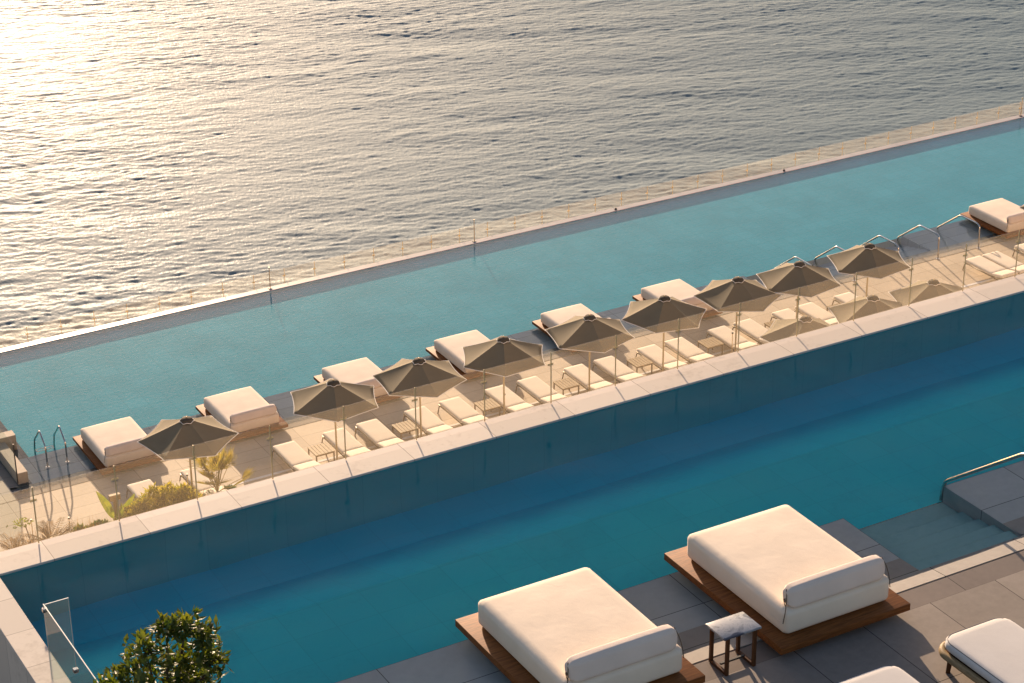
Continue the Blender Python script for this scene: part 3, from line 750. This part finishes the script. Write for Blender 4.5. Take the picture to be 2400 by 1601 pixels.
# ------------------------------------------------------------------ lounge chairs at the lower right corner
def make_chair(label, loc):
    t = thing('lounge_chair', label, 'lounge chair', loc, 0, 'white cushioned lounge chairs on the near deck')
    m = MB(); m.soft(-.52, .52, -1.9, 0, .30, .44, r=.065, puff=.02, n=16, fn=lambda P, q: Vector((P.x*(1-.0*q.y), P.y, P.z)))
    for v in m.bm.verts:   # round the two corners that face the pool
        pass
    def rnd(v):
        R0 = .20
        for sx in (-1, 1):
            cx_, cy_ = sx*(.52-R0), -R0
            if v.co.x*sx > .52-R0 and v.co.y > -R0:
                d = Vector((v.co.x-cx_, v.co.y-cy_)); mx = max(abs(d.x), abs(d.y)); l = d.length
                if l > 1e-6: f = mx/l; v.co.x = cx_+d.x*f; v.co.y = cy_+d.y*f
    for v in m.bm.verts: rnd(v)
    cu = m.build('seat_cushion', M['white_cushion'], t, smooth=True)
    def loop(R0, hw, y1, y0, z):
        pts = [(-hw, y0, z)]
        for k in range(9):
            q = math.pi - k*math.pi/16; pts.append((-hw+R0+R0*math.cos(q), y1-R0+R0*math.sin(q), z))
        for k in range(9):
            q = math.pi/2 - k*math.pi/16; pts.append((hw-R0+R0*math.cos(q), y1-R0+R0*math.sin(q), z))
        return pts + [(hw, y0, z)]
    p = MB(); p.tube(loop(.185, .492, -.028, -1.85, .428), .006, 6); p.build('piping', M['grey_piping'], cu, smooth=True)
    f = MB(); f.tube(loop(.21, .535, .015, -1.9, .265), .048, 12); f.build('woven_frame', M['pale_wood'], t, smooth=True)
    b = MB(); b.box(-.5, .5, -1.88, -.05, .235, .295); b.build('seat_base', M['dark_teak'], t)
    for sx in (-1, 1):
        for yy in (-.17, -1.75):
            g = MB(); g.tube([(sx*.44, yy, .24), (sx*.47, yy+.0, 0)], [.05, .035], 4); g.build('leg', M['dark_teak'], t)
    return t
ch = make_chair('white cushioned lounge chair in the sun at the lower right corner', (15.80, 16.62, .004))
dup(ch, 'white cushioned lounge chair in the shade at the bottom edge, only its rounded end showing', (13.98, 16.50, .004))

# ------------------------------------------------------------------ plants
def leafquad(bm, p, d, n, ln, wd, fold=.25):
    """one pointed leaf: two triangles pairs folded along the midrib"""
    d = d.normalized(); s = d.cross(n)
    if s.length < 1e-4: s = d.cross(Vector((1, 0, 0)))
    s.normalize(); u = s.cross(d)
    a = bm.verts.new(p); t = bm.verts.new(p + d*ln)
    m = bm.verts.new(p + d*ln*.5 - u*fold*wd*.6)
    l = bm.verts.new(p + d*ln*.45 + s*wd*.5); r = bm.verts.new(p + d*ln*.45 - s*wd*.5)
    bm.faces.new((a, m, l)); bm.faces.new((m, t, l)); bm.faces.new((a, r, m)); bm.faces.new((m, r, t))

def rv(r): return Vector((r.gauss(0, 1), r.gauss(0, 1), r.gauss(0, 1))).normalized()

def make_tree():
    r = random.Random(21)
    t = thing('small_tree', 'small leafy green tree at the lower left in front of the deep blue pool', 'tree', (6.30, 18.9, -.12))
    tr = MB(); cr = MB(); cr.keep = True
    tr.tube([(0, 0, 0), (.02, .03, .7), (-.03, .0, 1.2), (0, 0, 1.5)], [.06, .05, .04, .03], 8)
    pads = [((.05, 0, 1.55), .42), ((-.35, .05, 1.75), .33), ((-.62, .0, 1.78), .22), ((-.12, .1, 2.05), .30), ((.22, 0, 1.85), .32), ((.42, .05, 1.55), .34), ((-.35, -.1, 1.4), .36), ((.35, .08, 2.28), .20), ((.52, .02, 2.1), .22), ((.12, .06, 2.30), .17), ((.60, .02, 1.75), .20), ((-.05, -.1, 1.2), .4), ((.45, -.1, 1.2), .3)]
    for c, rad in pads:
        c = Vector(c)
        mid = Vector((c.x*.4, c.y*.4, 1.1 + .3*(c.z-1.1)))
        tr.tube([(0, 0, 1.0), mid, c], [.03, .02, .008], 6)
        n = int(260*rad)
        for i in range(n):
            tw = rv(r)*rad*.85*(r.random()**.6)
            tw.z *= .8
            base = c + tw
            if r.random() < .15: tr.tube([c, base], [.007, .003], 4)
            ax = (tw.normalized() + Vector((0, 0, .5)) + rv(r)*.5).normalized()
            for k in range(3):
                d = (ax*.6 + rv(r)*.9).normalized()
                leafquad(cr.bm, base + rv(r)*.02, d, Vector((0, 0, 1)) + rv(r)*.6, r.uniform(.085, .14), r.uniform(.04, .062))
    tr.build('trunk', M['bark'], t, smooth=True); cr.build('crown', M['tree_leaf'], t)
make_tree()

def frond_curve(base, az, length, rise, droop, n=10):
    d = Vector((math.cos(az), math.sin(az), 0)); pts = []
    for i in range(n+1):
        s = i/n; pts.append(Vector(base) + d*(length*s*math.cos(rise)) + Vector((0, 0, length*(s*math.sin(rise) - droop*s*s))))
    return pts

def fan_palm():
    r = random.Random(5)
    t = thing('palm', 'spiky yellow green palm at the right end of the shrub bed', 'palm', (17.95, 47.80, L))
    st = MB(); st.tube([(0, 0, 0), (0, 0, .45)], [.10, .07], 8); st.build('trunk', M['bark'], t, smooth=True)
    for k in range(20):
        az = R(360*k/20 + r.uniform(-10, 10)); rise = R(r.choice((35, 50, 62, 76)) + r.uniform(-6, 6)); ln = r.uniform(.55, .95)
        pts = frond_curve((0, 0, .42), az, ln, rise, .12)
        f = MB(); f.keep = True; f.tube(pts, .008, 4)
        e = pts[-1]; d0 = (pts[-1]-pts[-3]).normalized(); s = d0.cross(Vector((0, 0, 1))).normalized()
        for j in range(15):
            q = R(-75 + 150*j/14); d = d0*math.cos(q) + s*math.sin(q) + Vector((0, 0, .12))
            leafquad(f.bm, e, d, Vector((0, 0, 1)), r.uniform(.40, .58), .04, .5)
        f.build('frond', M['palm_leaf'], t)
fan_palm()

def shrub(name, label, loc, rx, ry, h, mat, n, seed, ln=.07, wd=.018, group=None, upright=.8, flowers=0):
    r = random.Random(seed)
    t = thing(name, label, 'shrub', loc, 0, group)
    st = MB(); f = MB(); f.keep = True
    for k in range(10):
        q = r.uniform(0, 6.28); st.tube([(0, 0, 0), (rx*.5*math.cos(q), ry*.5*math.sin(q), h*r.uniform(.5, .8))], [.012, .005], 5)
    for i in range(n):
        q = r.uniform(0, 6.28); rr = r.random()**.5
        x, y = rx*rr*math.cos(q), ry*rr*math.sin(q)
        top = h*(1-.45*rr*rr)*(.85 + .25*math.sin(5*x+seed)*math.cos(7*y))
        z = top*(1 - .75*r.random()**2.0)
        d = Vector((x*.8, y*.8, upright)) + rv(r)*.7
        leafquad(f.bm, Vector((x, y, z)), d, rv(r), ln*r.uniform(.7, 1.4), wd*r.uniform(.7, 1.3))
    st.build('stems', M['bark'], t); f.build('foliage', mat, t)
    for k in range(flowers):
        b = MB(); c = Vector((r.uniform(-.16, .20), r.uniform(-.1, .1), h*r.uniform(.88, 1.08)))
        for j in range(7):
            d = rv(r); leafquad(b.bm, c, d, rv(r), .075, .06, .1)
        b.keep = True; b.build('flower', M['flower'], t)
    return t
sg = 'bushy shrubs in the planting bed'
for k, (x, h, lb) in enumerate(((15.55, .70, 'yellow green feathery shrub beside the banana plant, leftmost of the hedge'), (16.05, .86, 'yellow green feathery shrub, tallest of the hedge'), (16.60, .78, 'yellow green feathery shrub right of the tallest one'), (17.08, .70, 'yellow green feathery shrub beside the white flowers'))):
    shrub('shrub', lb, (x, 47.80, L), .42, .34, h*1.2, M['shrub_leaf'], 1500, 31+k, .15, .035, sg)
shrub('flowering_shrub', 'dark green shrub with white blooms beside the palm', (17.62, 47.85, L), .26, .22, .50, M['green_leaf'], 900, 44, .09, .035, None, flowers=7)
shrub('shrub', 'dark green shrub under the palm fronds', (18.25, 47.85, L), .34, .25, .42, M['green_leaf'], 1100, 45, .09, .03, sg)
shrub('shrub', 'small dark green shrub left of the banana leaf', (14.72, 47.95, L), .36, .22, .36, M['green_leaf'], 900, 46, .10, .04, sg)
shrub('shrub', 'dark green broad leaved plant left end of the green plants', (14.22, 48.0, L), .2, .18, .33, M['green_leaf'], 300, 47, .16, .08, sg)

def broad_leaf(mb, base, tip, wid, bow, seed):
    base = Vector(base); tip = Vector(tip); n = 12; d = tip-base; s = d.cross(Vector((.3, -1, .2))).normalized(); u = s.cross(d).normalized()
    rows = []
    for i in range(n+1):
        q = i/n; w_ = wid*math.sin(math.pi*min(1, q*1.02+.02))**.6*(1-.25*q)*.5
        c = base + d*q + u*bow*4*q*(1-q)
        rows.append([mb.bm.verts.new(c + s*w_ + u*.25*w_), mb.bm.verts.new(c), mb.bm.verts.new(c - s*w_ + u*.25*w_)])
    for i in range(n):
        for j in range(2): mb.bm.faces.new((rows[i][j], rows[i][j+1], rows[i+1][j+1], rows[i+1][j]))
t = thing('banana_plant', 'young banana plant with one tall upright leaf left of the hedge', 'banana plant', (15.05, 47.80, L))
b = MB(); b.tube([(0, 0, 0), (0, 0, .35)], [.05, .035], 8); b.build('stem', M['green_leaf'], t)
for base, tip, wd in (((-.02, 0, .5), (-.44, -.05, 1.46), .26), ((.05, 0, .25), (.10, -.02, .82), .2), ((.12, .0, .32), (.22, 0, .9), .17), ((.3, .1, .7), (.66, .12, 1.0), .16)):
    b = MB(); b.keep = True; b.tube([(0, 0, .2), ((base[0])*.6, 0, base[2]*.8), base], .012, 5); broad_leaf(b, base, tip, wd, .05, 1); b.build('leaf', M['banana_leaf'], t)
t = thing('wooden_post', 'short weathered wooden post with a crossbar behind the banana plant', 'post', (15.22, 48.15, L))
b = MB(); b.box(-.05, .05, -.04, .04, 0, .82, bev=.006); b.build('upright', M['pale_wood'], t)
b = MB(); b.box(-.15, .15, -.06, .06, .82, .98, bev=.008); b.build('crossbar', M['pale_wood'], t)

def dry_fern(label, x, y, n, ln, seed, mat='dry_leaf'):
    r = random.Random(seed); t = thing('dry_fern', label, 'fern', (x, y, L), 0, 'dry ferns in the planting bed')
    for k in range(n):
        az = R(360*k/n + r.uniform(-15, 15)); pts = frond_curve((0, 0, .05), az, ln*r.uniform(.8, 1.15), R(r.uniform(42, 76)), .34, 14)
        f = MB(); f.keep = True; f.tube(pts, .007, 4)
        for i in range(3, 15):
            d0 = (pts[min(i+1, 14)]-pts[i-1]).normalized(); s = d0.cross(Vector((0, 0, 1))).normalized()
            for sg_ in (-1, 1): leafquad(f.bm, pts[i], s*sg_ + d0*.5 - Vector((0, 0, .25)), Vector((0, 0, 1)), .20*(1.15-.6*i/14), .045)
        f.build('frond', M[mat], t)
dry_fern('golden dry fern arching over the coping, larger one right of the thin stem', 13.35, 47.9, 22, .98, 3)
dry_fern('golden dry fern at the left end of the planting bed', 12.40, 47.85, 20, .92, 8)
t = thing('wild_plant', 'spindly plant with a tuft of yellow leaves above the dry ferns', 'plant', (12.82, 47.9, L))
b = MB(); b.tube([(0, 0, 0), (-.02, 0, .5), (-.1, 0, .95)], .014, 5); b.build('stem', M['bark'], t)
b = MB(); b.keep = True; rr = random.Random(4)
for k in range(60): leafquad(b.bm, Vector((-.18+rr.gauss(0, .13), rr.gauss(0, .06), 1.0+rr.gauss(0, .04))), rv(rr)+Vector((-.3, 0, .2)), rv(rr), .12, .045)
b.build('foliage', M['banana_leaf'], t)
b = MB(); b.keep = True; rr = random.Random(9)
for k in range(420):
    x = rr.choice((rr.gauss(12.5, .3), rr.gauss(13.3, .3), rr.gauss(14.3, .25), rr.gauss(16.9, .25))); h = rr.uniform(.25, .75)*(1.25 if x > 16 else 1)
    p = Vector((x, rr.uniform(47.5, 48.1), L+.04)); leafquad(b.bm, p, Vector((rr.gauss(0, .18), rr.gauss(0, .18), 1)), rv(rr), h, .012)
tag(b.build('dry_grass', M['dry_leaf']), 'dry golden grass blades growing in the planting bed', 'grass', kind='stuff')
